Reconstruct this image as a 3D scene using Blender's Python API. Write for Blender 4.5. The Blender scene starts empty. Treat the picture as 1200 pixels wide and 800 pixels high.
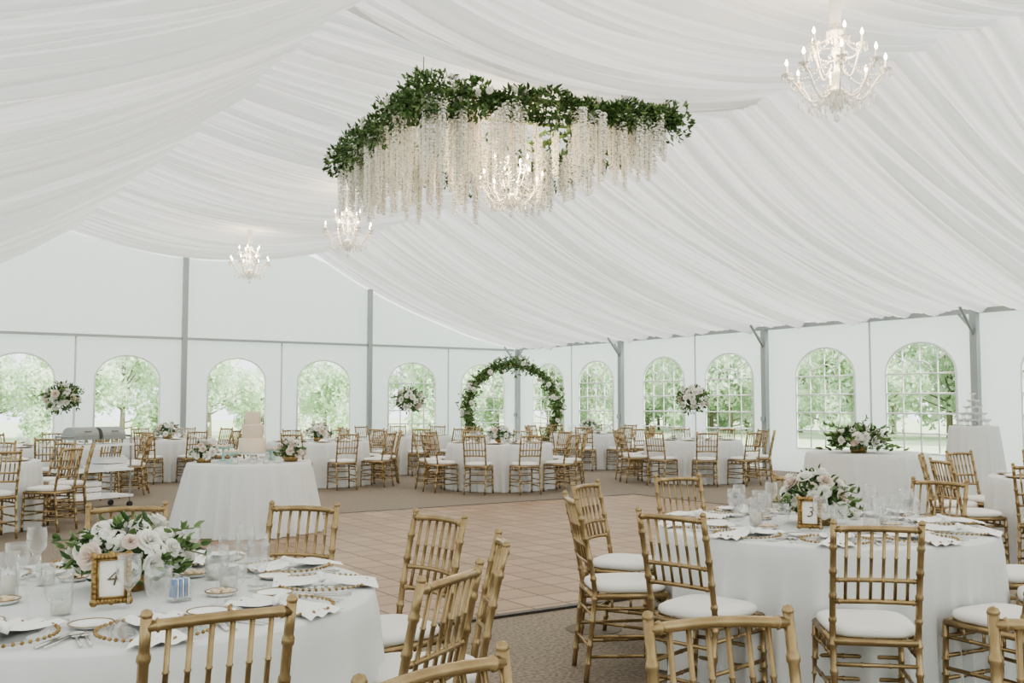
import bpy, math, random
from mathutils import Vector, Matrix, noise
random.seed(7)
PI=math.pi
scene=bpy.context.scene
COL=scene.collection
try:
    scene.view_settings.look='AgX - Medium High Contrast'
except Exception as ex: print(ex)

# ------------------------------------------------------------ materials
def newmat(name):
    m=bpy.data.materials.new(name); m.use_nodes=True
    nt=m.node_tree; nt.nodes.clear()
    out=nt.nodes.new('ShaderNodeOutputMaterial')
    return m,nt,out
def principled(name,col,rough=.5,metal=0,noise_scale=None,col2=None,bump=0,spec=.5,emis=None,estr=0,trans=0,sheen=0):
    m,nt,out=newmat(name)
    b=nt.nodes.new('ShaderNodeBsdfPrincipled')
    b.inputs['Base Color'].default_value=(*col,1)
    b.inputs['Roughness'].default_value=rough
    b.inputs['Metallic'].default_value=metal
    b.inputs['Specular IOR Level'].default_value=spec
    b.inputs['Transmission Weight'].default_value=trans
    if emis:
        b.inputs['Emission Color'].default_value=(*emis,1); b.inputs['Emission Strength'].default_value=estr
    if noise_scale:
        tc=nt.nodes.new('ShaderNodeTexCoord')
        n=nt.nodes.new('ShaderNodeTexNoise'); n.inputs['Scale'].default_value=noise_scale
        n.inputs['Detail'].default_value=4
        nt.links.new(tc.outputs['Object'],n.inputs['Vector'])
        if col2:
            r=nt.nodes.new('ShaderNodeValToRGB')
            r.color_ramp.elements[0].position=.35; r.color_ramp.elements[1].position=.65
            r.color_ramp.elements[0].color=(*col,1); r.color_ramp.elements[1].color=(*col2,1)
            nt.links.new(n.outputs['Fac'],r.inputs['Fac']); nt.links.new(r.outputs['Color'],b.inputs['Base Color'])
        if bump:
            bp=nt.nodes.new('ShaderNodeBump'); bp.inputs['Strength'].default_value=bump; bp.inputs['Distance'].default_value=.01
            nt.links.new(n.outputs['Fac'],bp.inputs['Height']); nt.links.new(bp.outputs['Normal'],b.inputs['Normal'])
    nt.links.new(b.outputs[0],out.inputs[0])
    return m
def fabric(name,col,tfac=.5,wscale=30,bump=.15,col2=None):
    m,nt,out=newmat(name)
    d=nt.nodes.new('ShaderNodeBsdfDiffuse'); d.inputs[0].default_value=(*col,1)
    t=nt.nodes.new('ShaderNodeBsdfTranslucent'); t.inputs[0].default_value=(*col,1)
    mx=nt.nodes.new('ShaderNodeMixShader'); mx.inputs[0].default_value=tfac
    tc=nt.nodes.new('ShaderNodeTexCoord')
    n=nt.nodes.new('ShaderNodeTexNoise'); n.inputs['Scale'].default_value=wscale; n.inputs['Detail'].default_value=3
    nt.links.new(tc.outputs['Object'],n.inputs['Vector'])
    if bump:
        bp=nt.nodes.new('ShaderNodeBump'); bp.inputs['Strength'].default_value=bump; bp.inputs['Distance'].default_value=.02
        nt.links.new(n.outputs['Fac'],bp.inputs['Height'])
        nt.links.new(bp.outputs['Normal'],d.inputs['Normal'])
    if col2:
        r=nt.nodes.new('ShaderNodeValToRGB')
        r.color_ramp.elements[0].position=.35; r.color_ramp.elements[1].position=.65
        r.color_ramp.elements[0].color=(*col,1); r.color_ramp.elements[1].color=(*col2,1)
        nt.links.new(n.outputs['Fac'],r.inputs['Fac'])
        nt.links.new(r.outputs[0],d.inputs[0]); nt.links.new(r.outputs[0],t.inputs[0])
    nt.links.new(d.outputs[0],mx.inputs[1]); nt.links.new(t.outputs[0],mx.inputs[2]); nt.links.new(mx.outputs[0],out.inputs[0])
    return m
def thinglass(name,tint=(1,1,1),body=.12,blend=.25,rough=.05):
    m,nt,out=newmat(name)
    tr=nt.nodes.new('ShaderNodeBsdfTransparent'); tr.inputs[0].default_value=(*tint,1)
    gl=nt.nodes.new('ShaderNodeBsdfGlossy'); gl.inputs['Roughness'].default_value=rough
    df=nt.nodes.new('ShaderNodeBsdfDiffuse'); df.inputs[0].default_value=(.93,.93,.92,1)
    lw=nt.nodes.new('ShaderNodeLayerWeight'); lw.inputs['Blend'].default_value=blend
    m1=nt.nodes.new('ShaderNodeMixShader'); m2=nt.nodes.new('ShaderNodeMixShader')
    m2.inputs[0].default_value=body
    nt.links.new(lw.outputs['Facing'],m1.inputs[0])
    nt.links.new(tr.outputs[0],m1.inputs[1]); nt.links.new(gl.outputs[0],m1.inputs[2])
    nt.links.new(m1.outputs[0],m2.inputs[1]); nt.links.new(df.outputs[0],m2.inputs[2])
    nt.links.new(m2.outputs[0],out.inputs[0])
    return m

M_liner=fabric('sheer_liner',(.77,.765,.74),.40,6,0)
M_wall=fabric('tent_vinyl',(.83,.87,.89),.46,2.5,.3)
M_cloth=principled('white_linen',(.69,.70,.70),.85,noise_scale=60,bump=.05,spec=.1)
M_napkin=principled('napkin_linen',(.84,.835,.82),.9,spec=.1)
M_gold=principled('champagne_gold',(.29,.205,.105),.26,.65,noise_scale=12,col2=(.41,.30,.165))
M_cush=principled('ivory_cushion',(.80,.78,.745),.85,spec=.1)
M_alu=principled('aluminium_pole',(.36,.38,.39),.45,.6)
M_white=principled('white_trim',(.85,.86,.86),.5)
M_seam=principled('vinyl_seam',(.62,.66,.68),.6)
M_leaf=principled('leaf_green',(.03,.075,.018),.5,noise_scale=6,col2=(.085,.155,.045))
M_leaf2=principled('leaf_light',(.11,.19,.06),.5,noise_scale=9,col2=(.20,.29,.12))
M_petal=fabric('white_petal',(.95,.935,.89),.35,8,0)
M_petal2=fabric('blush_petal',(.85,.74,.67),.35,8,0)
M_stem=principled('stem_green',(.12,.18,.06),.6)
M_glass=thinglass('drinking_glass',(.985,.99,.99),.05,.16)
M_crystal=thinglass('crystal',(.97,.97,.96),.5,.4,.1)
M_goldleaf=principled('antique_gold',(.24,.15,.055),.35,.7,noise_scale=60,col2=(.42,.29,.13),bump=.4)
M_card=principled('card_stock',(.80,.77,.72),.8)
M_ink=principled('ink',(.12,.085,.055),.6)
M_silver=principled('cutlery_steel',(.62,.62,.60),.25,.9)
M_ceramic=principled('china',(.84,.85,.84),.2)
M_wax=principled('candle_wax',(.92,.88,.78),.5)
M_bulb=principled('bulb_glow',(1,.9,.7),.4,emis=(1,.80,.52),estr=28)
M_black=principled('black_plastic',(.02,.02,.022),.4)
M_mint=principled('mint_glass',(.40,.66,.60),.15)
M_icing=principled('cake_icing',(.72,.61,.49),.6,noise_scale=25,bump=.2)
M_steel=principled('brushed_steel',(.30,.31,.31),.4,.5)
M_bark=principled('bark',(.30,.26,.20),.9)

def floor_mat():
    m,nt,out=newmat('aggregate_floor')
    b=nt.nodes.new('ShaderNodeBsdfPrincipled'); b.inputs['Roughness'].default_value=.75
    b.inputs['Specular IOR Level'].default_value=.3
    tc=nt.nodes.new('ShaderNodeTexCoord')
    n=nt.nodes.new('ShaderNodeTexNoise'); n.inputs['Scale'].default_value=45; n.inputs['Detail'].default_value=6
    r=nt.nodes.new('ShaderNodeValToRGB'); r.color_ramp.elements[0].position=.35; r.color_ramp.elements[1].position=.68
    r.color_ramp.elements[0].color=(.15,.12,.09,1); r.color_ramp.elements[1].color=(.31,.26,.21,1)
    nt.links.new(tc.outputs['Object'],n.inputs['Vector'])
    nt.links.new(n.outputs['Fac'],r.inputs['Fac'])
    nt.links.new(r.outputs[0],b.inputs['Base Color']); nt.links.new(b.outputs[0],out.inputs[0])
    return m
def tile_mat():
    m,nt,out=newmat('dance_floor_tile')
    b=nt.nodes.new('ShaderNodeBsdfPrincipled'); b.inputs['Roughness'].default_value=.42
    b.inputs['Specular IOR Level'].default_value=.28
    tc=nt.nodes.new('ShaderNodeTexCoord')
    br=nt.nodes.new('ShaderNodeTexBrick'); br.offset=0; br.inputs['Scale'].default_value=1
    br.inputs['Brick Width'].default_value=.305; br.inputs['Row Height'].default_value=.305
    br.inputs['Mortar Size'].default_value=.011; br.inputs['Mortar Smooth'].default_value=.2
    br.inputs['Color1'].default_value=(.32,.205,.125,1); br.inputs['Color2'].default_value=(.42,.285,.185,1)
    br.inputs['Mortar'].default_value=(.12,.07,.04,1)
    n=nt.nodes.new('ShaderNodeTexNoise'); n.inputs['Scale'].default_value=4; n.inputs['Detail'].default_value=5
    r=nt.nodes.new('ShaderNodeValToRGB'); r.color_ramp.elements[0].color=(.7,.7,.7,1); r.color_ramp.elements[1].color=(1,1,1,1)
    mx=nt.nodes.new('ShaderNodeMixRGB'); mx.blend_type='MULTIPLY'; mx.inputs[0].default_value=1
    nt.links.new(tc.outputs['Object'],br.inputs['Vector']); nt.links.new(tc.outputs['Object'],n.inputs['Vector'])
    nt.links.new(n.outputs['Fac'],r.inputs[0])
    nt.links.new(br.outputs['Color'],mx.inputs[1]); nt.links.new(r.outputs['Color'],mx.inputs[2])
    nt.links.new(mx.outputs[0],b.inputs['Base Color']); nt.links.new(b.outputs[0],out.inputs[0])
    return m
M_floor=floor_mat(); M_tile=tile_mat()
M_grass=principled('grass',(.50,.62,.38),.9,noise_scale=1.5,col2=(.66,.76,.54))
M_tree=fabric('hazed_tree_foliage',(.54,.70,.46),.4,.9,0,col2=(.92,.98,.87))  # leaf colours paled to paint in the bright outdoor haze

# ------------------------------------------------------------ mesh builder
class MB:
    def __init__(s): s.v=[]; s.f=[]; s.m=[]
    def add(s,vs,fs,mat=0,M=None):
        o=len(s.v)
        for p in vs:
            p=Vector(p)
            if M is not None: p=M@p
            s.v.append((p.x,p.y,p.z))
        for f in fs:
            s.f.append(tuple(i+o for i in f)); s.m.append(mat)
    def tube(s,pts,r,n=8,mat=0,cap=True,M=None):
        pts=[Vector(p) for p in pts]; k=len(pts)
        if not hasattr(r,'__len__'): r=[r]*k
        vs=[];fs=[]; prev=None
        for i,p in enumerate(pts):
            t=(pts[min(i+1,k-1)]-pts[max(i-1,0)])
            if t.length<1e-9: t=Vector((0,0,1))
            t.normalize()
            if prev is None:
                ref=Vector((1,0,0)) if abs(t.x)<.8 else Vector((0,1,0))
            else: ref=prev
            a=ref-t*ref.dot(t); a.normalize(); prev=a; b=t.cross(a)
            for j in range(n):
                q=2*PI*j/n
                vs.append(p+(a*math.cos(q)+b*math.sin(q))*r[i])
        for i in range(k-1):
            for j in range(n):
                fs.append((i*n+j,i*n+(j+1)%n,(i+1)*n+(j+1)%n,(i+1)*n+j))
        if cap:
            fs.append(tuple(reversed(range(n)))); fs.append(tuple(range((k-1)*n,k*n)))
        s.add(vs,fs,mat,M)
    def lathe(s,prof,n=16,mat=0,o=(0,0,0),M=None):
        vs=[];fs=[];k=len(prof)
        for (r,z) in prof:
            for j in range(n):
                q=2*PI*j/n; vs.append((o[0]+max(r,1e-4)*math.cos(q),o[1]+max(r,1e-4)*math.sin(q),o[2]+z))
        for i in range(k-1):
            for j in range(n):
                fs.append((i*n+j,i*n+(j+1)%n,(i+1)*n+(j+1)%n,(i+1)*n+j))
        s.add(vs,fs,mat,M)
    def box(s,c,d,mat=0,M=None):
        x,y,z=c; a,b,h=d[0]/2,d[1]/2,d[2]/2
        vs=[(x+i*a,y+j*b,z+k*h) for k in(-1,1) for j in(-1,1) for i in(-1,1)]
        s.add(vs,[(0,2,3,1),(4,5,7,6),(0,1,5,4),(2,6,7,3),(0,4,6,2),(1,3,7,5)],mat,M)
    def ball(s,c,r,mat=0,nu=8,nv=5,M=None,sz=1):
        prof=[(r*math.sin(PI*i/nv),-r*sz*math.cos(PI*i/nv)) for i in range(nv+1)]
        s.lathe(prof,nu,mat,c,M)
    def mesh(s,name,mats,smooth=True):
        me=bpy.data.meshes.new(name); me.from_pydata(s.v,[],s.f)
        for m in mats: me.materials.append(m)
        me.polygons.foreach_set('material_index',s.m)
        me.polygons.foreach_set('use_smooth',[smooth]*len(s.f))
        me.update(); return me
    def obj(s,name,mats,smooth=True,loc=(0,0,0),rz=0,parent=None):
        return place(s.mesh(name,mats,smooth),name,loc,rz,parent)
def place(me,name,loc=(0,0,0),rz=0,parent=None,scale=1):
    o=bpy.data.objects.new(name,me); COL.objects.link(o)
    o.location=loc; o.rotation_euler=(0,0,rz); o.scale=(scale,)*3
    if parent: o.parent=parent
    return o
def autosmooth(me,deg=35):
    try: me.set_sharp_from_angle(angle=math.radians(deg))
    except Exception: pass

# ------------------------------------------------------------ tent constants
XL,XR=-3.2,16.5; XM=6.65; YB=24.6; YF=-5.4; BAY=4.84
ZE=3.02; ZR=6.4
frames=[YB-BAY*k for k in range(7)]
def roofz(x): return ZE+(ZR-ZE)*(1-abs(x-XM)/(XR-XM))

# floor / ground
b=MB(); b.box(((XL+XR)/2,(YF+YB)/2,-.05),(XR-XL+.6,YB-YF+.6,.1)); b.obj('floor',[M_floor],False)
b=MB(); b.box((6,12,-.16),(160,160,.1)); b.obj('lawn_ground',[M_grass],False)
b=MB(); x0,x1,y0,y1=2.9,10.2,5.7,12.0
b.box(((x0+x1)/2,(y0+y1)/2,.006),(x1-x0,y1-y0,.012),0)
for (c,d) in [(((x0+x1)/2,y0-.03,.008),(x1-x0+.12,.06,.018)),(((x0+x1)/2,y1+.03,.008),(x1-x0+.12,.06,.018)),
              ((x0-.03,(y0+y1)/2,.008),(.06,y1-y0,.018)),((x1+.03,(y0+y1)/2,.008),(.06,y1-y0,.018))]:
    b.box(c,d,1)
M_edge=principled('dance_floor_edging',(.05,.045,.04),.5)
b.obj('dance_floor',[M_tile,M_edge],False)
b=MB(); b.lathe([(0,.004),(.17,.004),(.18,0)],24); b.lathe([(.0,.006),(.06,.006),(.07,.003)],16)
b.obj('floor_access_cover',[principled('cover_brown',(.11,.085,.06),.7)],False,loc=(3.95,5.05,0.001))

# ------------------------------------------------------------ walls with arched windows
WZ0,WSP,WZ1,WHW=.50,1.98,2.56,.73
NA=20
def arch(u): return WSP+(WZ1-WSP)*math.sqrt(max(0,1-u*u))
def window_panel(b,f,u0,u1,uc,zt):
    def q(a,bb,c,d): b.add([f(*a),f(*bb),f(*c),f(*d)],[(0,1,2,3)],0)
    q((u0,0),(uc-WHW,0),(uc-WHW,zt),(u0,zt)); q((uc+WHW,0),(u1,0),(u1,zt),(uc+WHW,zt))
    q((uc-WHW,0),(uc+WHW,0),(uc+WHW,WZ0),(uc-WHW,WZ0))
    for i in range(NA):
        a=-math.cos(PI*i/NA); c=-math.cos(PI*(i+1)/NA)
        q((uc+a*WHW,arch(a)),(uc+c*WHW,arch(c)),(uc+c*WHW,zt),(uc+a*WHW,zt))
def window_obj(idx,f,uc,mull=True):
    b=MB()
    path=[(uc-WHW,WZ0)]+[(uc-math.cos(PI*i/NA)*WHW,arch(-math.cos(PI*i/NA))) for i in range(NA+1)]+[(uc+WHW,WZ0),(uc-WHW,WZ0)]
    b.tube([f(u,z) for u,z in path],.022,6,0)
    if mull:
        for k in (-.5,0,.5):
            b.tube([f(uc+k*WHW,WZ0),f(uc+k*WHW,arch(k))],.018,4,0)
        z=WZ0+.37
        while z<WSP+.05:
            b.tube([f(uc-WHW,z),f(uc+WHW,z)],.016,4,0); z+=.37
        b.tube([f(uc+.36*WHW*math.cos(q),WSP+.24*math.sin(q)) for q in [PI*i/10 for i in range(11)]],.014,4,0)
        for q in (.7,PI-.7):
            b.tube([f(uc+.36*WHW*math.cos(q),WSP+.24*math.sin(q)),f(uc+WHW*.93*math.cos(q),WSP+(WZ1-WSP)*.93*math.sin(q))],.014,4,0)
    b.obj('window_%d'%idx,[M_white],True)
widx=1
b=MB(); fR=lambda u,z:(XR,u,z)
for k in range(6):
    ya=frames[k+1]; yb=frames[k]; mid=(ya+yb)/2
    cs=(.24,.69)
    window_panel(b,fR,ya,mid,ya+BAY*cs[0],ZE+.08); window_panel(b,fR,mid,yb,ya+BAY*cs[1],ZE+.08)
    b.box((XR-.008,ya+BAY*.465,ZE/2),(.006,.045,ZE),1)
    for c in cs:
        window_obj(widx,lambda u,z:(XR-.02,u,z),ya+BAY*c); widx+=1
b.obj('wall_right',[M_wall,M_seam],False)
b=MB(); fL=lambda u,z:(XL,u,z)
for k in range(6):
    ya=frames[k+1]; yb=frames[k]; mid=(ya+yb)/2
    window_panel(b,fL,ya,mid,ya+BAY*.26,ZE+.08); window_panel(b,fL,mid,yb,ya+BAY*.73,ZE+.08)
    for c in (.26,.73):
        window_obj(widx,lambda u,z:(XL+.02,u,z),ya+BAY*c); widx+=1
b.obj('wall_left',[M_wall],False)
BW=(XR-XL)/4
b=MB(); fB=lambda u,z:(u,YB,z)
for k in range(4):
    ua=XL+BW*k; ub=ua+BW; mid=(ua+ub)/2
    b.box((ua+BW*.505,YB-.008,ZE/2),(.045,.006,ZE),1)
    for (a,c,uc) in ((ua,mid,ua+BW*.27),(mid,ub,ua+BW*.74)):
        window_panel(b,fB,a,c,uc,ZE)
        window_obj(widx,lambda u,z:(u,YB-.02,z),uc,mull=(k==3)); widx+=1
    n=6
    for i in range(n):
        a=ua+BW*i/n; c=ua+BW*(i+1)/n
        b.add([fB(a,ZE),fB(c,ZE),fB(c,roofz(c)),fB(a,roofz(a))],[(0,1,2,3)])
b.obj('wall_back',[M_wall,M_seam],False)
b=MB(); b.add([(XL,frames[6],0),(XR,frames[6],0),(XR,frames[6],ZE),(XM,frames[6],ZR),(XL,frames[6],ZE)],[(0,1,2,3,4)])
b.obj('wall_front',[M_wall],False)

# ------------------------------------------------------------ tent frame
b=MB()
for y in frames:
    for x,s in ((XR-.12,-1),(XL+.12,1)):
        b.box((x,y-(.08 if y==YB else 0),ZE/2),(.11,.13,ZE),0)
        b.box((x+s*.09,y-(.08 if y==YB else 0),1.1),(.05,.07,.10),0)
        b.tube([(x,y,ZE-.42),(x+s*.42,y,ZE+.08)],.03,6,0)
        b.tube([(x,y+.0,ZE-.35),(x,y+.30 if y<YB-.5 else y-.35,ZE)],.022,6,0)
for x in (XR,XL):
    b.box((x-.10 if x>0 else x+.10,(frames[0]+frames[6])/2,ZE+.03),(.09,frames[0]-frames[6],.09),0)
b.obj('tent_frame',[M_alu],False)
b=MB()
for k in range(1,4):
    x=XL+BW*k; b.box((x,YB-.09,roofz(x)/2-.1),(.12,.10,roofz(x)-.2))
b.box((XM,YB-.06,ZE-.02),(XR-XL-.5,.06,.06))
b.obj('gable_post_frame',[M_alu],False)

# ------------------------------------------------------------ ceiling liner
XC0,XC1=4.0,9.9; ZC=5.38
def base_center(x,sag):
    s=(x-XC0)/(XC1-XC0); return ZC-sag*4*s*(1-s)
def ridge(a,bb,c): return 1-2.4*abs(noise.noise((a,bb,c)))
def pleat(x,y):
    yy=y+.28*math.sin(2*PI*y/BAY+.6)*math.cos(PI*(x-XM)/6.6)+.12*noise.noise((x*.3,y*.25,3))
    a=ridge(yy*1.9,x*.10,0)*.095+ridge(yy*5.2,x*.15,5)*.050+ridge(yy*12,x*.22,9)*.018+noise.noise((yy*22,x*.3,2))*.008
    return a-.05
def liner_patch(xs,ys,zf):
    b=MB(); vs=[];fs=[]
    for y in ys:
        for x in xs:
            vs.append((x,y,zf(x,y)+pleat(x,y)))
    n=len(xs)
    for i in range(len(ys)-1):
        for j in range(n-1):
            fs.append((i*n+j,i*n+j+1,(i+1)*n+j+1,(i+1)*n+j))
    b.add(vs,fs); return b
def lin(a,c,n): return [a+(c-a)*i/n for i in range(n+1)]
def bays(y): return .12*(1-math.cos(2*PI*(y-frames[0])/BAY))/2
ylast=YB-.04
def zs_right(x,y):
    t=(x-XC1)/(XR-.15-XC1); return ZC+(ZE+.02-ZC)*t-.36*4*t*(1-t)*(1-.3*t)-bays(y)*math.sin(PI*t)
def zs_left(x,y):
    t=(XC0-x)/(XC0-(XL+.15)); return ZC+(ZE+.02-ZC)*t-.50*4*t*(1-t)*(1-.3*t)-2.6*bays(y)*math.sin(PI*t)
ysall=lin(frames[6]+.02,ylast,1450)
liner=bpy.data.objects.new('ceiling',None); COL.objects.link(liner)
liner_patch(lin(XC1,XR-.15,24),ysall,zs_right).obj('liner_right_slope',[M_liner],parent=liner)
liner_patch(lin(XL+.15,XC0,24),ysall,zs_left).obj('liner_left_slope',[M_liner],parent=liner)
YE=9.25
def sagF(y): return .40
def sagB(y): return .14+.30*min(1,(y-YE)/6)
liner_patch(lin(XC0,XC1,24),lin(frames[6]+.02,YE,680),lambda x,y:base_center(x,sagF(y))).obj('liner_centre_near',[M_liner],parent=liner)
liner_patch(lin(XC0,XC1,24),lin(YE-.25,ylast,770),lambda x,y:base_center(x,sagB(y)) if y>YE+.05 else base_center(x,sagB(YE))+.02).obj('liner_centre_far',[M_liner],parent=liner)

# ------------------------------------------------------------ chiavari chair
def bamboo(b,fn,r,rings,n=8,mat=0,steps=1):
    ts=[0,1]
    for t in rings: ts+=[t-.014,t-.006,t+.006,t+.014]
    for i in range(1,steps): ts.append(i/steps)
    ts=sorted(set(max(0,min(1,t)) for t in ts))
    rs=[r*(1.28 if any(abs(t-q)<.0075 for q in rings) else 1) for t in ts]
    b.tube([fn(t) for t in ts],rs,n,mat)
def seg(p,q):
    p=Vector(p);q=Vector(q); return lambda t:p.lerp(q,t)
def make_chair():
    b=MB()
    for s in (-1,1):
        bamboo(b,seg((s*.19,.20,0),(s*.185,.19,.435)),.0135,[.12,.3,.46,.62,.85])
        def post(t,s=s):
            z=.93*t
            if z<.44: y=-.235+.05*(z/.44)
            else: y=-.185-.095*((z-.44)/.49)**1.25
            return Vector((s*(.168+.006*t),y,z))
        bamboo(b,post,.0135,[.1,.2,.33,.45,.56,.67,.78,.89],steps=12)
        b.ball((s*.174,-.28,.932),.0155,0,8,4)
    zf=.432
    for p,q in [((-.185,.19,zf),(.185,.19,zf)),((-.168,-.19,zf),(.168,-.19,zf)),((-.185,.19,zf),(-.168,-.19,zf)),((.185,.19,zf),(.168,-.19,zf))]:
        b.tube([p,q],.017,8)
    for s in (-1,1):
        bamboo(b,seg((s*.187,.192,.37),(s*.17,-.195,.37)),.009,[.33,.66],6)
        for t in (.25,.5,.75):
            y=.192-.387*t; b.tube([(s*(.187-.017*t),y,.37),(s*(.187-.017*t),y,.43)],.007,6)
        for z in (.13,.23):
            bamboo(b,seg((s*.189,.196,z),(s*.169,-.21,z)),.0095,[.33,.66],6)
    for z in (.18,.28): bamboo(b,seg((-.189,.197,z),(.189,.197,z)),.0095,[.33,.66],6)
    bamboo(b,seg((-.187,.193,.37),(.187,.193,.37)),.009,[.25,.5,.75],6)
    for t in (-.1,0,.1): b.tube([(t,.192,.37),(t,.192,.43)],.007,6)
    bamboo(b,seg((-.169,-.215,.18),(.169,-.215,.18)),.0095,[.33,.66],6)
    bamboo(b,seg((-.168,-.20,.34),(.168,-.20,.34)),.009,[.33,.66],6)
    def yb(z): return -.185-.095*((max(z,.44)-.44)/.49)**1.25
    def rail(z,bow,r,rings):
        bamboo(b,lambda t:Vector(((-.172+.344*t),yb(z)-bow*math.sin(PI*t),z+.006*math.sin(PI*t))),r,rings,8,steps=8)
    rail(.905,.018,.0140,[.07,.93]); rail(.69,.016,.0100,[.07,.93]); rail(.60,.015,.0115,[.07,.93])
    for i in range(6):
        t=(i+1)/7; x=-.172+.344*t; bow=.018*math.sin(PI*t)
        bamboo(b,seg((x,yb(.60)-bow*.8,.60),(x,yb(.90)-bow,.905)),.0072,[.3,.62],6)
    n=28; rows=[(.84,.446),(.98,.450),(1.03,.466),(1.0,.484),(.9,.494),(.6,.500),(.01,.502)]
    vs=[];fs=[]
    for (k,z) in rows:
        for j in range(n):
            q=2*PI*j/n; c,s=math.cos(q),math.sin(q)
            x=math.copysign(abs(c)**.5,c)*.186*k; y=math.copysign(abs(s)**.5,s)*.195*k+.003
            vs.append((x*(1+.06*(y/.2)),y,z))
    for i in range(len(rows)-1):
        for j in range(n): fs.append((i*n+j,i*n+(j+1)%n,(i+1)*n+(j+1)%n,(i+1)*n+j))
    b.add(vs,fs,1)
    return b.mesh('dining_chair',[M_gold,M_cush])
CHAIR=make_chair()
def chair_at(x,y,a,r=1.2,j=.07):
    place(CHAIR,'dining_chair',(x+r*math.cos(a),y+r*math.sin(a),0),a+PI/2+random.uniform(-j,j))
def ring(x,y,a0,n=10,r=1.18,skip=()):
    for i in range(n):
        if i in skip: continue
        chair_at(x,y,math.radians(a0+360/n*i),r+random.uniform(-.02,.04))

# ------------------------------------------------------------ tablecloth tables
TOP=.76
def make_table(name,R,H,seed,flare=.05,amp=.035,nf=18):
    rnd=random.Random(seed); n=240
    ph=[rnd.uniform(0,6.28) for _ in range(6)]
    def fold(q):
        w=q+.10*math.sin(2*q+ph[0])+.07*math.sin(5*q+ph[1])
        s=math.sin(nf*w+ph[2]); s2=math.sin((nf*1.0+7)*w+ph[3])
        return .65*(1-abs(s))*1.4-.35+.35*s2*.6+.2*math.sin(3*q+ph[4])
    b=MB(); vs=[];fs=[]
    rows=[('t',.001),('t',.4),('t',.8),('t',.965),('e',.0),('e',.5)]+[('d',i/14) for i in range(1,15)]
    for kind,t in rows:
        for j in range(n):
            q=2*PI*j/n
            if kind=='t': r=R*t; z=H+.0015*math.sin(5*q+ph[1])*t
            elif kind=='e': r=R*(.985+.015*t); z=H-.004-.014*t
            else:
                r=R+flare*t+amp*(t**.8)*fold(q)*1.6; z=(H-.02)*(1-t)+.006*(t)
                if t>=.999: z=.004
            vs.append((r*math.cos(q),r*math.sin(q),z))
    for i in range(len(rows)-1):
        for j in range(n): fs.append((i*n+j,i*n+(j+1)%n,(i+1)*n+(j+1)%n,(i+1)*n+j))
    b.add(vs,fs)
    b.lathe([(0.001,H-.03),(R*.97,H-.03),(R*.97,H-.008),(0.001,H-.008)],48,1)
    for s in (-1,1):
        for t in (-1,1):
            b.tube([(s*R*.5,t*R*.5,0.0),(s*R*.5,t*R*.5,H-.03)],.015,6,2)
    return b.mesh(name,[M_cloth,M_bark,M_alu])
TBL=[make_table('round_dining_table',.89,TOP,s,flare=.02,amp=.055) for s in (1,2,3)]
tables={'T1':(4.43,3.65),'T2':(.80,3.70),'T15':(1.2,.38),'T14':(9.3,4.6),'T6':(9.18,14.3),'T7':(12.99,13.6),
        'T8':(13.84,17.8),'T9':(9.76,18.7),'T10':(5.0,19.5),'T11':(2.6,17.0),'T12':(1.0,13.1),'T13':(6.9,16.7)}
for i,(k,(x,y)) in enumerate(tables.items()):
    place(TBL[i%3],'round_dining_table',(x,y,0),random.uniform(0,6))
for a,r in ((9,1.14),(45,1.14),(81,1.14),(117,1.16),(153,1.12),(191,1.12),(228,1.12),(264,1.12),(300,1.14),(335,1.14)):
    chair_at(4.45,3.65,math.radians(a),r,.03)
for a,r in ((8,1.12),(42,1.13),(77,1.15),(120,1.12),(158,1.12),(194,1.12),(230,1.12),(268,1.01),(300.5,1.05),(332,1.06)):
    chair_at(.80,3.70,math.radians(a),r,.02)
for a,r in ((36,1.14),(69.5,1.13),(102,1.04)): chair_at(*tables['T15'],math.radians(a),r,.02)
ring(*tables['T14'],10,skip=(8,))
for k,a in (('T6',5),('T7',20),('T8',12),('T9',0),('T10',25),('T11',8),('T12',30),('T13',15)):
    ring(*tables[k],a)

# ------------------------------------------------------------ flowers
def rot_to(d,roll=0):
    return Vector(d).to_track_quat('Z','Y').to_matrix().to_4x4()@Matrix.Rotation(roll,4,'Z')
def rose(b,c,d,r,mat,rnd,rings=4):
    M=Matrix.Translation(c)@rot_to(d,rnd.uniform(0,6))
    specs=[(.14,3,.92),(.34,4,.90),(.60,5,.76),(.86,6,.52),(1.08,7,.28)]
    if rings<5: specs=specs[:rings]
    k0=1.0/specs[-1][0]
    for (o,k,hh) in specs:
        off=rnd.uniform(0,6); o=o*k0
        for i in range(k):
            ph=off+2*PI*i/k; span=PI/k*1.45; vs=[];fs=[]
            for iv in range(4):
                v=iv/3; w=math.sin(PI*(.2+.55*v))
                for iu in range(4):
                    u=-1+2*iu/3; a=ph+u*span*w
                    rho=r*(o*math.sin(v*PI/2)*(1-.08*u*u)+.03)
                    z=r*(hh*math.sin(v*PI*.55)-.12*o*(v**3)*abs(u)+rnd.uniform(-.03,.03))
                    vs.append((rho*math.cos(a),rho*math.sin(a),z))
            for iv in range(3):
                for iu in range(3): fs.append((iv*4+iu,iv*4+iu+1,iv*4+iu+5,iv*4+iu+4))
            b.add(vs,fs,mat,M)
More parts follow.
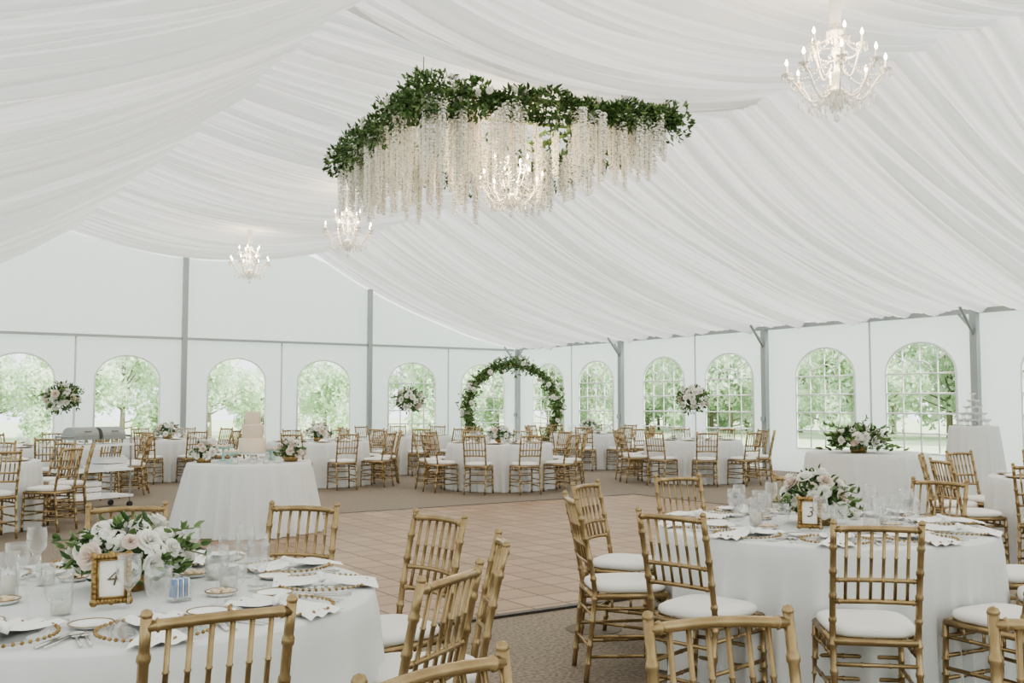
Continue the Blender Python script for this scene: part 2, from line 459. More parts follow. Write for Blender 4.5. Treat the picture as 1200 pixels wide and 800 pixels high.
def hydrangea(b,c,d,r,mat,rnd):
    c=Vector(c)
    for i in range(70):
        e=(rdir(rnd)+Vector(d)*.6).normalized(); p=c+e*r
        M=Matrix.Translation(p)@rot_to(e,rnd.uniform(0,6)); s=r*.26
        b.add([(0,0,-.2*s),(s,0,.1*s),(s*.7,s*.7,0),(0,s,.1*s),(-s*.7,s*.7,0),(-s,0,.1*s),(-s*.7,-s*.7,0),(0,-s,.1*s),(s*.7,-s*.7,0)],
              [(0,1,2),(0,2,3),(0,3,4),(0,4,5),(0,5,6),(0,6,7),(0,7,8),(0,8,1)],mat,M)
def leaf(b,c,d,l,mat,rnd,w=.42):
    M=Matrix.Translation(c)@rot_to(d,rnd.uniform(0,6.28)); h=l*w/2; k=l*.12
    vs=[(0,0,0),(h*.8,k*.4,l*.3),(h*.75,k*.3,l*.65),(0,-k*1.8,l),(-h*.75,k*.3,l*.65),(-h*.8,k*.4,l*.3),(0,-k*.5,l*.33),(0,-k,l*.66)]
    b.add(vs,[(0,1,6),(1,2,7,6),(2,3,7),(3,4,7),(4,5,6,7),(5,0,6)],mat,M)
def rdir(rnd,zmin=-1):
    while True:
        v=Vector((rnd.gauss(0,1),rnd.gauss(0,1),rnd.gauss(0,1)))
        if v.length>.1:
            v.normalize()
            if v.z>=zmin: return v
FM=[M_petal,M_petal2,M_leaf,M_leaf2,M_stem,M_glass,M_goldleaf]
def bouquet(b,c,rx,rz,nf,nl,fr,ll,rnd,zmin=-.1,sprigs=6,blush=.1,kmax=.95,hyd=0,slen=1.6,zfloor=None):
    c=Vector(c)
    b.ball(c,rx*.5,2,10,6,sz=rz/rx)
    for i in range(nl):
        d=rdir(rnd,zmin-.25); k=rnd.uniform(.55,kmax)
        p=c+Vector((d.x*rx*k,d.y*rx*k,d.z*rz*k))
        dd=(d+rdir(rnd)*.8); dd.normalize()
        if zfloor is not None:
            p.z=max(p.z,zfloor+.02)
            if dd.z<0 and p.z<zfloor+.09: dd.z=abs(dd.z)*.3; dd.normalize()
        leaf(b,p,dd,ll*rnd.uniform(.6,1.2),2 if rnd.random()<.62 else 3,rnd)
    placed=[]
    for i in range(nf):
        for tr in range(30):
            d=rdir(rnd,zmin)
            if all((d-e).length>1.35/math.sqrt(nf)*1.2 for e in placed): break
        placed.append(d); k=rnd.uniform(.88,1.05)
        p=c+Vector((d.x*rx*k,d.y*rx*k,d.z*rz*k))
        if zfloor is not None: p.z=max(p.z,zfloor+fr)
        if rnd.random()<hyd: hydrangea(b,c+(p-c)*.85,d,fr*.95,0,rnd)
        else: rose(b,p,d,fr*rnd.uniform(.65,1.15),1 if rnd.random()<blush else 0,rnd,rnd.choice((4,5,5)))
    for i in range(sprigs):
        d=rdir(rnd,-.2); d.z=abs(d.z)*.35; d.normalize()
        L=rx*rnd.uniform(1.2,slen); pts=[]
        for t in range(6):
            tt=t/5; p=c+d*L*tt; p.z+=rz*.25*math.sin(tt*2.2)-rz*.3*tt*tt
            if zfloor is not None: p.z=max(p.z,zfloor+.03)
            pts.append(p)
        b.tube(pts,.0025,4,4)
        for t in range(2,6):
            for s in range(3):
                dd=(d+rdir(rnd)*.9).normalized()
                if zfloor is not None: dd.z=abs(dd.z)
                leaf(b,pts[t],dd,ll*rnd.uniform(.6,1.0),rnd.choice((2,3,3)),rnd,.5)
def low_arr(name,x,y,z,rx,rz,nf,nl,fr,ll,seed,sprigs=8,blush=.1,kmax=.95,hyd=0,slen=1.6):
    rnd=random.Random(seed); b=MB()
    b.lathe([(.001,0),(.07,0),(.075,.004),(.085,.04),(.08,.06)],20,6)
    bouquet(b,(0,0,.05+rz*.35),rx,rz,nf,nl,fr,ll,rnd,sprigs=sprigs,blush=blush,zmin=-.15,kmax=kmax,hyd=hyd,slen=slen,zfloor=0)
    return b.obj(name,FM,loc=(x,y,z))
Z0=TOP+.002
low_arr('floral_centerpiece',.84,3.76,Z0,.185,.14,28,320,.045,.052,11,sprigs=14,kmax=1.08,hyd=.25,slen=1.45)
low_arr('floral_centerpiece',4.43,3.68,Z0,.175,.17,30,300,.045,.052,12,sprigs=12,kmax=1.05,hyd=.2,slen=1.45)
low_arr('floral_centerpiece',9.18,14.3,Z0,.18,.16,20,140,.06,.07,13,slen=1.3)
low_arr('floral_centerpiece',13.84,17.8,Z0,.18,.18,20,140,.06,.07,14,slen=1.3)
low_arr('floral_centerpiece',5.0,19.5,Z0,.18,.18,20,140,.06,.07,15,blush=.5,slen=1.3)
low_arr('floral_centerpiece',6.9,16.7,Z0,.18,.18,20,140,.06,.07,16,slen=1.3)
low_arr('floral_centerpiece',1.0,13.1,Z0,.18,.18,20,140,.06,.07,17,slen=1.3)
low_arr('floral_centerpiece',9.3,4.6,Z0,.18,.16,22,200,.05,.07,18,slen=1.3)
def tall_arr(x,y,seed,h=.62,r=.26):
    rnd=random.Random(seed); b=MB()
    b.lathe([(.001,0),(.09,0),(.09,.008),(.012,.02),(.010,h-.06),(.05,h)],16,5)
    bouquet(b,(0,0,h+.12),r,r*.9,28,260,.07,.09,rnd,zmin=-.7,sprigs=8,blush=.15,kmax=1.1)
    b.obj('tall_floral_arrangement',FM,loc=(x,y,Z0))
tall_arr(12.99,13.6,21,.62,.26); tall_arr(9.76,18.7,22,.62,.25); tall_arr(2.75,17.1,23,.62,.24)

# ------------------------------------------------------------ tableware
def make_setting(n=28):
    b=MB()
    b.lathe([(.001,.006),(.11,.006),(.155,.014),(.165,.012),(.158,.008),(.11,.0),(.001,0)],n,0)
    nb=44
    for i in range(nb):
        q=2*PI*i/nb; b.ball((.163*math.cos(q),.163*math.sin(q),.013),.0062,1,6,4)
    vs=[];fs=[];nu=14;nv=22
    for iv in range(nv+1):
        v=-1+2*iv/nv
        w=.022+.070*abs(v)**.8
        for iu in range(nu+1):
            u=-1+2*iu/nu
            z=.018+.009*math.cos(u*9)*(1-.4*abs(v))+.014*math.exp(-(v*4)**2)
            if v<-.75: z-=.010*(-v-.75)*4
            vs.append((u*w+.02*v,v*.185-.01,z))
    for iv in range(nv):
        for iu in range(nu):
            k=iv*(nu+1)+iu; fs.append((k,k+1,k+nu+2,k+nu+1))
    b.add(vs,fs,2)
    b.tube([(-.03,0,.022),(-.02,.01,.036),(.01,.012,.040),(.035,.0,.032),(.03,-.005,.018)],.011,8,2)
    def knife(x):
        b.box((x,-.045,.004),(.011,.10,.005),3)
        b.add([(x-.008,.005,.004),(x+.008,.005,.004),(x+.009,.09,.004),(x,.115,.004),(x-.008,.09,.004)],[(0,1,2,3,4)],3)
    def fork(x):
        b.box((x,-.03,.004),(.007,.13,.004),3); b.box((x,.045,.005),(.022,.03,.003),3)
        for k in (-.009,-.003,.003,.009): b.box((x+k,.075,.005),(.003,.04,.003),3)
    def spoon(x):
        b.box((x,-.03,.004),(.007,.13,.004),3)
        b.lathe([(.001,.0),(.014,.003),(.019,.007)],12,3,M=Matrix.Translation((x,.06,.001))@Matrix.Diagonal((1,1.5,1,1)))
    fork(-.185); fork(-.21); knife(.18); spoon(.205)
    b.lathe([(.001,.004),(.04,.004),(.060,.012),(.064,.012),(.04,0),(.001,0)],24,4,(-.155,.165,0))
    b.lathe([(.060,.0125),(.066,.0135),(.065,.011)],24,1,(-.155,.165,0))
    return b.mesh('place_setting',[M_glass,M_goldleaf,M_napkin,M_silver,M_ceramic])
SETTING=make_setting()
def goblet_prof(): return [(.001,0),(.034,0),(.034,.003),(.008,.009),(.006,.03),(.010,.045),(.030,.06),(.040,.085),(.043,.12),(.042,.150),(.040,.150),(.040,.12),(.037,.088),(.001,.062)]
def wine_prof(): return [(.001,0),(.033,0),(.033,.002),(.005,.008),(.0035,.02),(.0035,.085),(.012,.095),(.033,.12),(.038,.145),(.033,.195),(.0318,.195),(.0365,.145),(.031,.121),(.001,.098)]
def mk_glass(prof,name,n=18):
    b=MB(); b.lathe(prof,n,0)
    return b.mesh(name,[M_glass])
GOBLET=mk_glass(goblet_prof(),'water_goblet',20); WINE=mk_glass(wine_prof(),'wine_glass',20)
def votive():
    b=MB(); b.lathe([(.001,0),(.030,0),(.032,.004),(.034,.075),(.032,.075),(.029,.006),(.001,.005)],20,0)
    b.lathe([(.001,.006),(.028,.006),(.028,.04),(.001,.04)],16,1); b.tube([(0,0,.04),(0,0,.05)],.001,4,2)
    return b.mesh('votive_candle',[M_glass,M_wax,M_black])
VOT=votive()
def tallcandle():
    b=MB(); b.lathe([(.001,0),(.034,0),(.035,.004),(.035,.15),(.0335,.15),(.032,.006),(.001,.005)],20,0)
    b.lathe([(.001,.006),(.024,.006),(.024,.07),(.001,.07)],16,1); b.tube([(0,0,.07),(0,0,.08)],.001,4,2)
    return b.mesh('hurricane_candle',[M_glass,M_wax,M_black])
HUR=tallcandle()
def cookie_dish():
    b=MB(); b.lathe([(.001,.003),(.040,.003),(.052,.014),(.055,.014),(.045,0),(.001,0)],20,0)
    b.lathe([(.051,.0145),(.057,.0155),(.056,.012)],20,1)
    for k in range(5):
        q=k*1.26; b.ball((.025*math.cos(q),.025*math.sin(q),.013),.014,2,8,4,sz=.6)
    return b.mesh('mint_dish',[M_ceramic,M_goldleaf,principled('mints',(.75,.60,.42),.6)])
DISH=cookie_dish()
FRAMES=[(.715,3.43),(4.16,3.50),(.93,3.43)]
def dress(tx,ty,a0,n=10):
    for i in range(n):
        a=math.radians(a0+360/n*i); ca,sa=math.cos(a),math.sin(a)
        place(SETTING,'place_setting',(tx+.695*ca,ty+.695*sa,Z0),a+PI/2)
        def loc(r,t,z=Z0): return (tx+r*ca-t*sa,ty+r*sa+t*ca,z)
        j=lambda:random.uniform(-.003,.003)
        def put(me,nm,l):
            if all(math.hypot(l[0]-fx,l[1]-fy)>.12 for fx,fy in FRAMES): place(me,nm,l)
        put(GOBLET,'water_goblet',loc(.46+j(),.045+j()))
        put(WINE,'wine_glass',loc(.47+j(),-.045+j()))
        if i%3==0: put(VOT,'votive_candle',loc(.365,0))
        if i%3==1: put(HUR,'hurricane_candle',loc(.365,0))
        if i%2==1: put(DISH,'mint_dish',loc(.35,-.11))
dress(*tables['T1'],9); dress(*tables['T2'],14)
def far_settings(seed):
    b=MB(); rnd=random.Random(seed)
    for i in range(10):
        a=2*PI*i/10; c,s=math.cos(a),math.sin(a)
        b.lathe([(.001,.006),(.15,.012),(.16,.010),(.001,0)],16,1,(.66*c,.66*s,0))
        M=Matrix.Translation((.66*c,.66*s,.012))@Matrix.Rotation(a,4,'Z')
        vs=[(-.19,-.05,.0),(-.19,.05,.0),(-.1,.03,.03),(-.1,-.03,.03),(0,-.02,.045),(0,.02,.045),(.15,.08,.01),(.15,-.08,.01)]
        b.add(vs,[(0,3,2,1),(3,4,5,2),(4,7,6,5)],2,M)
        for (r,t,p) in ((.44,.1,goblet_prof()),(.46,-.04,wine_prof())):
            b.lathe([p[k] for k in range(0,len(p)-3)],10,0,(r*c-t*s+rnd.uniform(-.02,.02),r*s+t*c,0))
    for i in range(5):
        q=2*PI*i/5+.3; b.lathe([(.001,0),(.035,0),(.036,.1),(.033,.1),(.03,.005)],10,0,(.33*math.cos(q),.33*math.sin(q),0))
        b.lathe([(.03,0),(.03,.05),(.001,.05)],8,3,(.33*math.cos(q),.33*math.sin(q),0))
    return b.mesh('table_place_settings',[M_glass,M_goldleaf,M_napkin,M_wax])
FS=far_settings(3)
for k in ('T15','T14','T6','T7','T8','T9','T10','T11','T12','T13'):
    place(FS,'table_place_settings',(*tables[k],Z0),random.uniform(0,1))

def number_frame(x,y,rz,txt,s=1):
    e=bpy.data.objects.new('table_number_frame',None); COL.objects.link(e); e.location=(x,y,Z0); e.rotation_euler=(0,0,rz); e.scale=(s,)*3
    b=MB(); W,H=.060,.083; cz=.103
    pts=[(-W,-H),(W,-H),(W,H),(-W,H)]
    T=Matrix.Translation((0,0,.008))@Matrix.Rotation(math.radians(-10),4,'X')
    for i in range(4):
        p,q=pts[i],pts[(i+1)%4]
        b.tube([(p[0],0,cz+p[1]),(q[0],0,cz+q[1])],.012,8,0,M=T)
        b.tube([(p[0]*.80,-.008,cz+p[1]*.84),(q[0]*.80,-.008,cz+q[1]*.84)],.004,6,0,M=T)
        for k in range(9):
            t=k/9; b.ball((p[0]+(q[0]-p[0])*t,-.008,cz+p[1]+(q[1]-p[1])*t),.009,0,6,4,M=T)
        b.ball((p[0]*1.04,-.004,cz+p[1]*1.04),.016,0,8,5,M=T)
    b.ball((0,-.004,cz+H*1.08),.014,0,8,5,M=T); b.ball((0,-.004,cz-H*1.05),.012,0,8,5,M=T)
    b.tube([(0,.01,cz+.03),(0,.07,.006)],.004,6,0,M=T)
    b.obj('ornate_frame',[M_goldleaf],parent=e)
    b=MB(); b.box((0,.002,cz),(W*1.9,.004,H*1.9),0,M=T); b.obj('card',[M_card],False,parent=e)
    cu=bpy.data.curves.new('numeral','FONT'); cu.body=txt; cu.size=.090; cu.align_x='CENTER'; cu.align_y='CENTER'; cu.extrude=.0006; cu.shear=.25; cu.offset=-.0008
    cu.materials.append(M_ink); o=bpy.data.objects.new('numeral',cu); COL.objects.link(o); o.parent=e
    o.matrix_local=T@Matrix.Translation((0,-.0035,cz))@Matrix.Rotation(PI/2,4,'X')
number_frame(.715,3.43,math.radians(-8),'4',.85)
number_frame(4.16,3.50,math.radians(-52),'3',.85)

b=MB(); b.box((0,0,.003),(.07,.045,.006),0)
for s in (-1,1): b.box((0,s*.02,.03),(.07,.004,.055),0); b.box((s*.033,0,.03),(.004,.045,.055),0)
for i in range(6): b.box((-.025+i*.01,0,.045),(.006,.034,.06),1 if i%2 else 2)
b.obj('sugar_packet_caddy',[M_glass,M_card,principled('packet_blue',(.20,.32,.58),.6)],False,loc=(.93,3.43,Z0),rz=.3)

# ------------------------------------------------------------ sweetheart table with greenery
place(make_table('sweetheart_table',.80,TOP,9),'sweetheart_table',(11.6,8.77,0))
rnd=random.Random(31); b=MB()
b.lathe([(.001,0),(.1,0),(.12,.08),(.11,.09)],20,6)
bouquet(b,(0,0,.16),.31,.16,24,400,.07,.10,rnd,sprigs=16,blush=.05,kmax=1.1,zfloor=0)
for k in range(70):
    q=rnd.uniform(PI*.9,PI*1.6); rr=rnd.uniform(.2,.62); leaf(b,(rr*math.cos(q),rr*math.sin(q),.04+rnd.uniform(0,.06)),(math.cos(q),math.sin(q),.3),.1,rnd.choice((2,3)),rnd)
b.obj('cascading_floral_centerpiece',FM,loc=(11.35,8.7,Z0))
place(make_table('cocktail_table',.36,1.08,10,flare=.10,amp=.03,nf=9),'cocktail_table',(14.5,8.98,0))
b=MB(); cp=[(.001,0),(.03,0),(.03,.003),(.004,.008),(.004,.06),(.02,.068),(.045,.09),(.046,.10),(.043,.09),(.001,.07)]
for lv,nn in enumerate((5,4,3,2,1)):
    for i in range(nn):
        for j in range(nn):
            b.lathe(cp,10,0,((i-(nn-1)/2)*.094,(j-(nn-1)/2)*.094,lv*.101))
b.obj('champagne_tower',[M_crystal],loc=(14.5,8.98,1.082),rz=.4)

# ------------------------------------------------------------ cake table
cx,cy=3.72,10.96; zt=.013
place(make_table('cake_table',.68,TOP,12,flare=.12,amp=.06,nf=13),'cake_table',(cx,cy,zt))
zz=TOP+zt+.002
b=MB()
b.lathe([(.001,0),(.12,0),(.10,.015),(.03,.03),(.03,.07),(.16,.085),(.17,.10),(.001,.10)],32,1)
b.lathe([(.001,.10),(.145,.10),(.15,.105),(.15,.25),(.143,.26),(.115,.261),(.117,.265),(.117,.405),(.110,.414),(.084,.415),(.086,.42),(.086,.55),(.080,.559),(.001,.561)],40,0)
o=b.obj('tiered_wedding_cake',[M_icing,M_ceramic],loc=(cx+.04,cy+.04,zz)); autosmooth(o.data)
for (dx,dy,h) in ((-.26,-.16,.10),(-.2,.32,.14),(.33,.26,.10)):
    b=MB(); b.lathe([(.001,0),(.07,0),(.06,.01),(.015,.02),(.015,h-.01),(.09,h),(.11,h+.015),(.09,h+.006),(.001,h+.005)],24,0)
    for k in range(9):
        q=k*.7; b.lathe([(.001,0),(.016,0),(.02,.02),(.014,.034),(.001,.038)],8,1,(.065*math.cos(q),.065*math.sin(q),h+.008))
    b.obj('dessert_stand',[M_mint,M_icing],loc=(cx+dx,cy+dy,zz))
low_arr('floral_centerpiece',cx+.40,cy-.20,zz,.13,.14,18,120,.055,.06,41,blush=.6,sprigs=6,kmax=1.1,slen=1.3)
low_arr('floral_centerpiece',cx-.48,cy+.12,zz,.11,.12,14,100,.05,.05,42,blush=.6,sprigs=6,kmax=1.1,slen=1.3)
for (dx,dy) in ((-.1,-.40),(.02,-.46),(.14,-.50),(-.3,-.40)):
    place(VOT,'votive_candle',(cx+dx,cy+dy,zz))

# ------------------------------------------------------------ floral arch
rnd=random.Random(55); b=MB(); R=1.15; cz=1.28
ex=Vector((.85,-.52,0))
def ap(q,dr=0): return Vector((ex.x*math.cos(q)*(R+dr),ex.y*math.cos(q)*(R+dr),cz+math.sin(q)*(R+dr)))
b.tube([ap(2*PI*i/48) for i in range(49)],.02,8,6,cap=False)
b.tube([ap(-PI/2)-Vector((.5,.3,.1)),ap(-PI/2)+Vector((.5,.3,-.1))],.02,6,6)
b.box((0,0,.03),(1.0,.5,.05),6)
for i in range(3400):
    q=rnd.uniform(-.9,PI+.9); th=.21+.09*math.sin(q*5)
    p=ap(q)+rdir(rnd)*rnd.uniform(0,th); leaf(b,p,rdir(rnd),rnd.uniform(.07,.14),rnd.choice((2,3,3,3,3)),rnd)
for i in range(50):
    q=rnd.uniform(-.6,PI+.4); d=rdir(rnd); p=ap(q)+d*.17; rose(b,p,d,.07,0,rnd)
b.obj('floral_arch',FM,loc=(14.0,21.2,0))

# ------------------------------------------------------------ hanging floral installation
rnd=random.Random(77); b=MB(); zi=4.84
cor=[Vector((5.05,9.4,zi)),Vector((8.2,8.85,zi+.08)),Vector((8.5,12.4,zi)),Vector((5.55,12.8,zi))]
for i in range(4): b.tube([cor[i],cor[(i+1)%4]],.03,6,4)
for t in (.25,.75):
    b.tube([cor[0].lerp(cor[1],t),cor[3].lerp(cor[2],t)],.02,6,4); b.tube([cor[0].lerp(cor[3],t),cor[1].lerp(cor[2],t)],.02,6,4)
for c in cor: b.tube([c,c+Vector((0,0,.35))],.006,4,4)
def pq(u,v): return (cor[0].lerp(cor[1],u)).lerp(cor[3].lerp(cor[2],u),v)
edges=[(0,1,3600),(1,2,1300),(2,3,900),(3,0,2500)]
for a,c,n in edges:
    for i in range(n):
        t=rnd.uniform(-.03,1.03); p=cor[a].lerp(cor[c],t)
        taper=(1-.45*t) if a==0 else 1
        th=(.155+.05*math.sin(t*17+a)+.05*math.sin(t*41))*taper
        d=rdir(rnd); p=p+Vector((d.x*th,d.y*th,d.z*th*1.15-.06))
        leaf(b,p,(d+rdir(rnd)).normalized(),rnd.uniform(.05,.10),2 if rnd.random()<.68 else 3,rnd,.5)
for i in range(22):
    a,c,_=edges[i%4]; p=cor[a].lerp(cor[c],rnd.random()*1.0); d=rdir(rnd,-.4); d.z*=.4
    for k in range(14):
        leaf(b,p+d*(.1+k*.025)+Vector((0,0,-.0018*k*k)),(d+rdir(rnd)).normalized(),.07,rnd.choice((2,3)),rnd,.5)
for i in range(1500):
    u,v=rnd.random(),rnd.random()
    if abs(u-.48)<.15 and v<.5: continue
    p=pq(u,v)+Vector((0,0,rnd.uniform(-.08,.10)))
    leaf(b,p,rdir(rnd),rnd.uniform(.07,.12),2 if rnd.random()<.6 else 3,rnd,.5)
for i in range(90):
    a,c,_=rnd.choice(edges); p=cor[a].lerp(cor[c],rnd.random()); d=rdir(rnd,-.2)
    rose(b,p+d*.17,d,rnd.uniform(.045,.07),0,rnd)
def strand(p,L):
    n=int(L/.032); x,y,z=p
    b.tube([(x,y,z),(x,y,z-L)],.003,3,4,cap=False)
    for i in range(n):
        t=i/n; rr=.050*(1-.5*t); zz=z-.05-t*L
        for k in range(6):
            q=2*PI*k/6+rnd.uniform(-.5,.5)+i
            o=Vector((math.cos(q),math.sin(q),0)); tg=Vector((-math.sin(q),math.cos(q),0)); dn=Vector((0,0,-1))
            s=.032*(1-.35*t); c=Vector((x,y,zz+rnd.uniform(-.012,.012)))+o*rr*.4
            tip=c+o*s*1.15+dn*s*1.1
            b.add([c,c+o*s*.55+tg*s*.75+dn*s*.35,tip,c+o*s*.55-tg*s*.75+dn*s*.35,c+o*s*.95+dn*s*.25],[(0,1,4),(1,2,4),(2,3,4),(3,0,4)],0)
def ll(u): return 1-.45*max(0,u-.5)/.5
for i in range(50):
    u=rnd.random(); strand(pq(u,rnd.uniform(-.05,.08))-Vector((0,0,rnd.uniform(0,.12))),rnd.uniform(.45,1.1)*ll(u))
for i in range(26):
    strand(pq(rnd.uniform(.9,1.02),rnd.random())-Vector((0,0,rnd.uniform(0,.1))),rnd.uniform(.35,.6))
for i in range(42):
    strand(pq(rnd.uniform(-.02,.12),rnd.random()),rnd.uniform(.45,.95))
for i in range(135):
    u,v=rnd.random(),rnd.random()
    if abs(u-.48)<.17 and v<.42: continue
    strand(pq(u,v),rnd.uniform(.45,1.0)*ll(u))
b.obj('hanging_floral_installation',FM,False)

# ------------------------------------------------------------ chandeliers
def make_chandelier():
    b=MB()
    b.lathe([(.001,-.36),(.02,-.34),(.028,-.31),(.012,-.28),(.05,-.24),(.085,-.20),(.09,-.185),(.03,-.16),(.018,-.10),(.04,-.06),(.045,-.03),(.016,.0),(.014,.10),(.035,.14),(.035,.16),(.012,.19),(.012,.28),(.07,.31),(.075,.32),(.02,.34),(.012,.40)],16,0)
    def drop(x,y,z,L):
        b.ball((x,y,z-.008),.007,0,6,4)
        b.lathe([(.001,-L),(.011,-L+.014),(.007,-L*.55),(.001,-.014)],6,0,(x,y,z))
    def arm(q,R,zb,zt,r=.010):
        c,s=math.cos(q),math.sin(q); pts=[]
        for i in range(13):
            t=i/12; rr=.04+(R-.04)*t; z=zb-.10*math.sin(PI*min(1,t*1.25))+ (zt-zb)*max(0,(t-.45)/.55)**1.6
            pts.append((rr*c,rr*s,z))
        b.tube(pts,r,6,0)
        x,y,z=pts[-1]
        b.lathe([(.008,-.01),(.045,.012),(.048,.016),(.012,.008),(.012,.02)],14,0,(x,y,z))
        b.lathe([(.0105,.0),(.0105,.075),(.001,.078)],10,2,(x,y,z+.012))
        b.lathe([(.005,.0),(.012,.012),(.014,.022),(.007,.044),(.001,.058)],10,3,(x,y,z+.09))
        for k in range(6):
            a=2*PI*k/6; drop(x+.042*math.cos(a),y+.042*math.sin(a),z+.008,.06)
        return Vector((x,y,z))
    def swag(p,q,dip,n=14):
        p=Vector(p);q=Vector(q)
        for i in range(n+1):
            t=i/n; c=p.lerp(q,t); c.z-=dip*4*t*(1-t); b.ball(c,.0085,0,6,4)
    lo=[arm(2*PI*i/8,.39,-.16,-.03) for i in range(8)]
    up=[arm(2*PI*i/5+.4,.21,.04,.19,.008) for i in range(5)]
    for i in range(8):
        swag(lo[i],lo[(i+1)%8],.07,13); swag(lo[i],(.03*math.cos(i*PI/4),.03*math.sin(i*PI/4),.15),.10,15)
        swag((.08*math.cos(i*PI/4),.08*math.sin(i*PI/4),-.19),lo[i],.10,13)
    for i in range(5):
        swag(up[i],(.0,.0,.31),.02,10); swag(up[i],up[(i+1)%5],.06,12)
    for k,(R,z,n,L) in enumerate(((.08,-.19,14,.10),(.05,-.25,10,.08),(.07,.31,12,.07),(.14,-.235,14,.09),(.22,-.25,18,.09),(.30,-.22,18,.08))):
        for i in range(n):
            q=2*PI*i/n; drop(R*math.cos(q),R*math.sin(q),z,L)
    b.lathe([(.001,-.44),(.02,-.425),(.026,-.405),(.015,-.38),(.001,-.365)],12,0)
    return b.mesh('chandelier_body',[M_crystal,M_goldleaf,M_wax,M_bulb])
CH=make_chandelier()
def chandelier(y,z,ztop,power=40,sleeve=True):
    e=bpy.data.objects.new('crystal_chandelier',None); COL.objects.link(e); e.location=(XM,y,z)
    place(CH,'chandelier_body',parent=e)
    b=MB(); n=20; vs=[];fs=[]; L=ztop-z-.38; rows=16
    for i in range(rows+1):
        for j in range(n):
            q=2*PI*j/n; r=(.042 if i%2 else .050)+.006*math.sin(q*5)
            if not sleeve: r=.010
            vs.append((r*math.cos(q),r*math.sin(q),.38+L*i/rows))
    for i in range(rows):
        for j in range(n): fs.append((i*n+j,i*n+(j+1)%n,(i+1)*n+(j+1)%n,(i+1)*n+j))
    b.add(vs,fs); b.obj('cord_sleeve',[M_napkin],parent=e)
    l=bpy.data.lights.new('chandelier_glow','POINT'); l.energy=power; l.color=(1,.74,.45); l.shadow_soft_size=.30
    o=bpy.data.objects.new('chandelier_glow',l); COL.objects.link(o); o.parent=e; o.location=(0,0,.15)
chandelier(5.24,4.16,5.2,60); chandelier(10.1,4.14,5.1,110,False); chandelier(14.95,4.25,5.2,50); chandelier(19.8,4.30,5.2,50)

# ------------------------------------------------------------ service cart with chafing dishes at the left
CXY=(2.75,14.5); CR=.45
b=MB()
for z in (.16,.52,.86): b.box((0,0,z),(.95,.46,.03),2)
for sx in (-.44,.44):
    for sy in (-.2,.2):
        b.tube([(sx,sy,.08),(sx,sy,.98)],.014,8,0); b.tube([(sx,sy-.018,.04),(sx,sy+.018,.04)],.038,12,1)
for sx in (-.44,.44): b.tube([(sx,-.2,.98),(sx,.2,.98)],.014,8,0)
for k in range(3): b.box((-.2,0,.205+k*.07),(.40,.36,.06),2)
for k in range(2): b.box((.22,0,.565+k*.08),(.38,.36,.07),2)
b.obj('service_cart',[M_steel,M_black,M_white],False,loc=(*CXY,0),rz=CR)
for dx in (-.21,.21):
    b=MB(); b.box((0,0,.09),(.36,.30,.06),0)
    for sx in (-.15,.15):
        for sy in (-.11,.11): b.tube([(sx,sy,0),(sx,sy,.07)],.007,6,0)
    nn=10; vs=[];fs=[]
    for i in range(nn+1):
        q=PI*i/nn
        for s in (-1,1): vs.append((s*.18,-.145*math.cos(q),.12+.11*math.sin(q)))
    for i in range(nn): fs.append((2*i,2*i+1,2*i+3,2*i+2))
    fs.append(tuple(2*i for i in range(nn+1))); fs.append(tuple(2*i+1 for i in reversed(range(nn+1))))
    b.add(vs,fs,0); b.tube([(-.04,-.14,.17),(-.04,-.17,.17),(.04,-.17,.17),(.04,-.14,.17)],.006,6,1)
    b.obj('chafing_dish',[M_steel,M_black],False,loc=(CXY[0]+dx*math.cos(CR),CXY[1]+dx*math.sin(CR),.877),rz=CR)
b=MB()
for k in range(3):
    q=k*2.09; b.tube([(0,0,.12),(.28*math.cos(q),.28*math.sin(q),.012)],.008,6,0)
b.tube([(0,0,.05),(0,0,1.0)],.010,8,0); b.ball((0,0,1.0),.02,0)
b.tube([(-.25,-.15,.9),(0,0,1.0),(.42,.24,1.075)],.007,6,0)
b.tube([(.40,.23,1.07),(.52,.30,1.07)],[.012,.016],8,0); b.ball((.54,.31,1.07),.026,0,10,6)
b.obj('microphone_stand',[M_black,M_steel],loc=(.18,6.44,0))

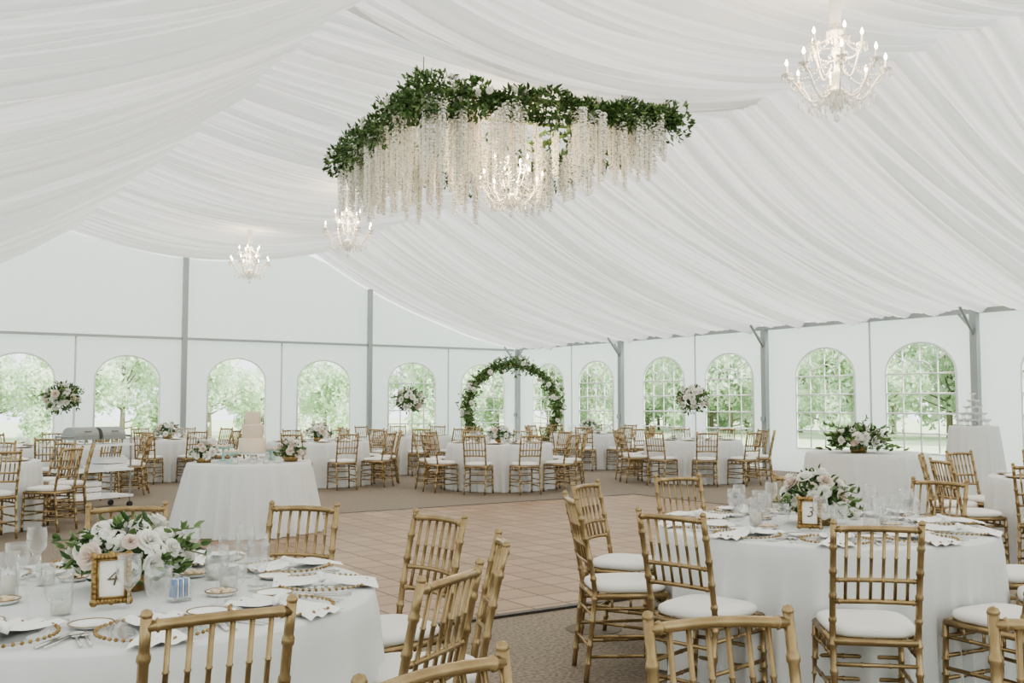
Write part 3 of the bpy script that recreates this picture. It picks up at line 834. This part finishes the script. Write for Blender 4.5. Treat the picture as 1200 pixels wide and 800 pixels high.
# ------------------------------------------------------------ trees outside
def tree_mesh(seed):
    rnd=random.Random(seed); b=MB(); h=5.0; rr=2.0
    b.tube([(0,0,-.1),(.05,0,h*.4),(0,.05,h*.75)],[.14,.10,.05],8,1)
    cl=[(Vector((rnd.uniform(-1,1)*rr*.8,rnd.uniform(-1,1)*rr*.8,h*rnd.uniform(.12,.92))),rr*rnd.uniform(.3,.55)) for _ in range(18)]
    for c,r in cl:
        b.tube([(0,0,c.z*.6),c],[.04,.015],5,1)
        for i in range(230):
            d=rdir(rnd); p=c+d*r*rnd.uniform(.5,1.05); s=rnd.uniform(.09,.17)
            M=Matrix.Translation(p)@rot_to((d+rdir(rnd)*.9).normalized(),rnd.uniform(0,6))
            b.add([(-s,0,0),(0,-s*.6,.02),(s,0,0),(0,s*.6,.02)],[(0,1,2,3)],0,M)
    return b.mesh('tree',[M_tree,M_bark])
TM=[tree_mesh(s) for s in (1,2,3)]
rnd=random.Random(99)
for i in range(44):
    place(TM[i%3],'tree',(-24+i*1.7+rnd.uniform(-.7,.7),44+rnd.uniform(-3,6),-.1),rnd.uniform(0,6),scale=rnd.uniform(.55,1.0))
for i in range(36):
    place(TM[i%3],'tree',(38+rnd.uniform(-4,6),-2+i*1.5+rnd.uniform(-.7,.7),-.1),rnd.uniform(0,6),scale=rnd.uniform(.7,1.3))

# ------------------------------------------------------------ world + sun
w=bpy.data.worlds.new('overcast_sky'); scene.world=w; w.use_nodes=True
nt=w.node_tree; nt.nodes.clear()
out=nt.nodes.new('ShaderNodeOutputWorld'); bg=nt.nodes.new('ShaderNodeBackground')
tc=nt.nodes.new('ShaderNodeTexCoord'); sp=nt.nodes.new('ShaderNodeSeparateXYZ'); r=nt.nodes.new('ShaderNodeValToRGB')
r.color_ramp.elements[0].position=0; r.color_ramp.elements[0].color=(.91,.965,1,1)
r.color_ramp.elements[1].position=1; r.color_ramp.elements[1].color=(.97,.985,1,1)
nt.links.new(tc.outputs['Generated'],sp.inputs[0]); nt.links.new(sp.outputs['Z'],r.inputs[0]); nt.links.new(r.outputs[0],bg.inputs[0])
bg.inputs[1].default_value=2.2
nt.links.new(bg.outputs[0],out.inputs[0])
sl=bpy.data.lights.new('sun','SUN'); sl.energy=5.6; sl.angle=math.radians(7); sl.color=(1,.97,.92)
so=bpy.data.objects.new('sun',sl); COL.objects.link(so)
so.rotation_euler=Vector((-.12,.80,-.59)).to_track_quat('-Z','Y').to_euler()

# ------------------------------------------------------------ camera
cd=bpy.data.cameras.new('camera'); cam=bpy.data.objects.new('camera',cd); COL.objects.link(cam)
cam.location=(0,0,1.42); cam.rotation_euler=(math.radians(93.58),0,math.radians(-33.42))
cd.lens=35; cd.sensor_width=36; cd.clip_start=.05; cd.clip_end=300
scene.camera=cam
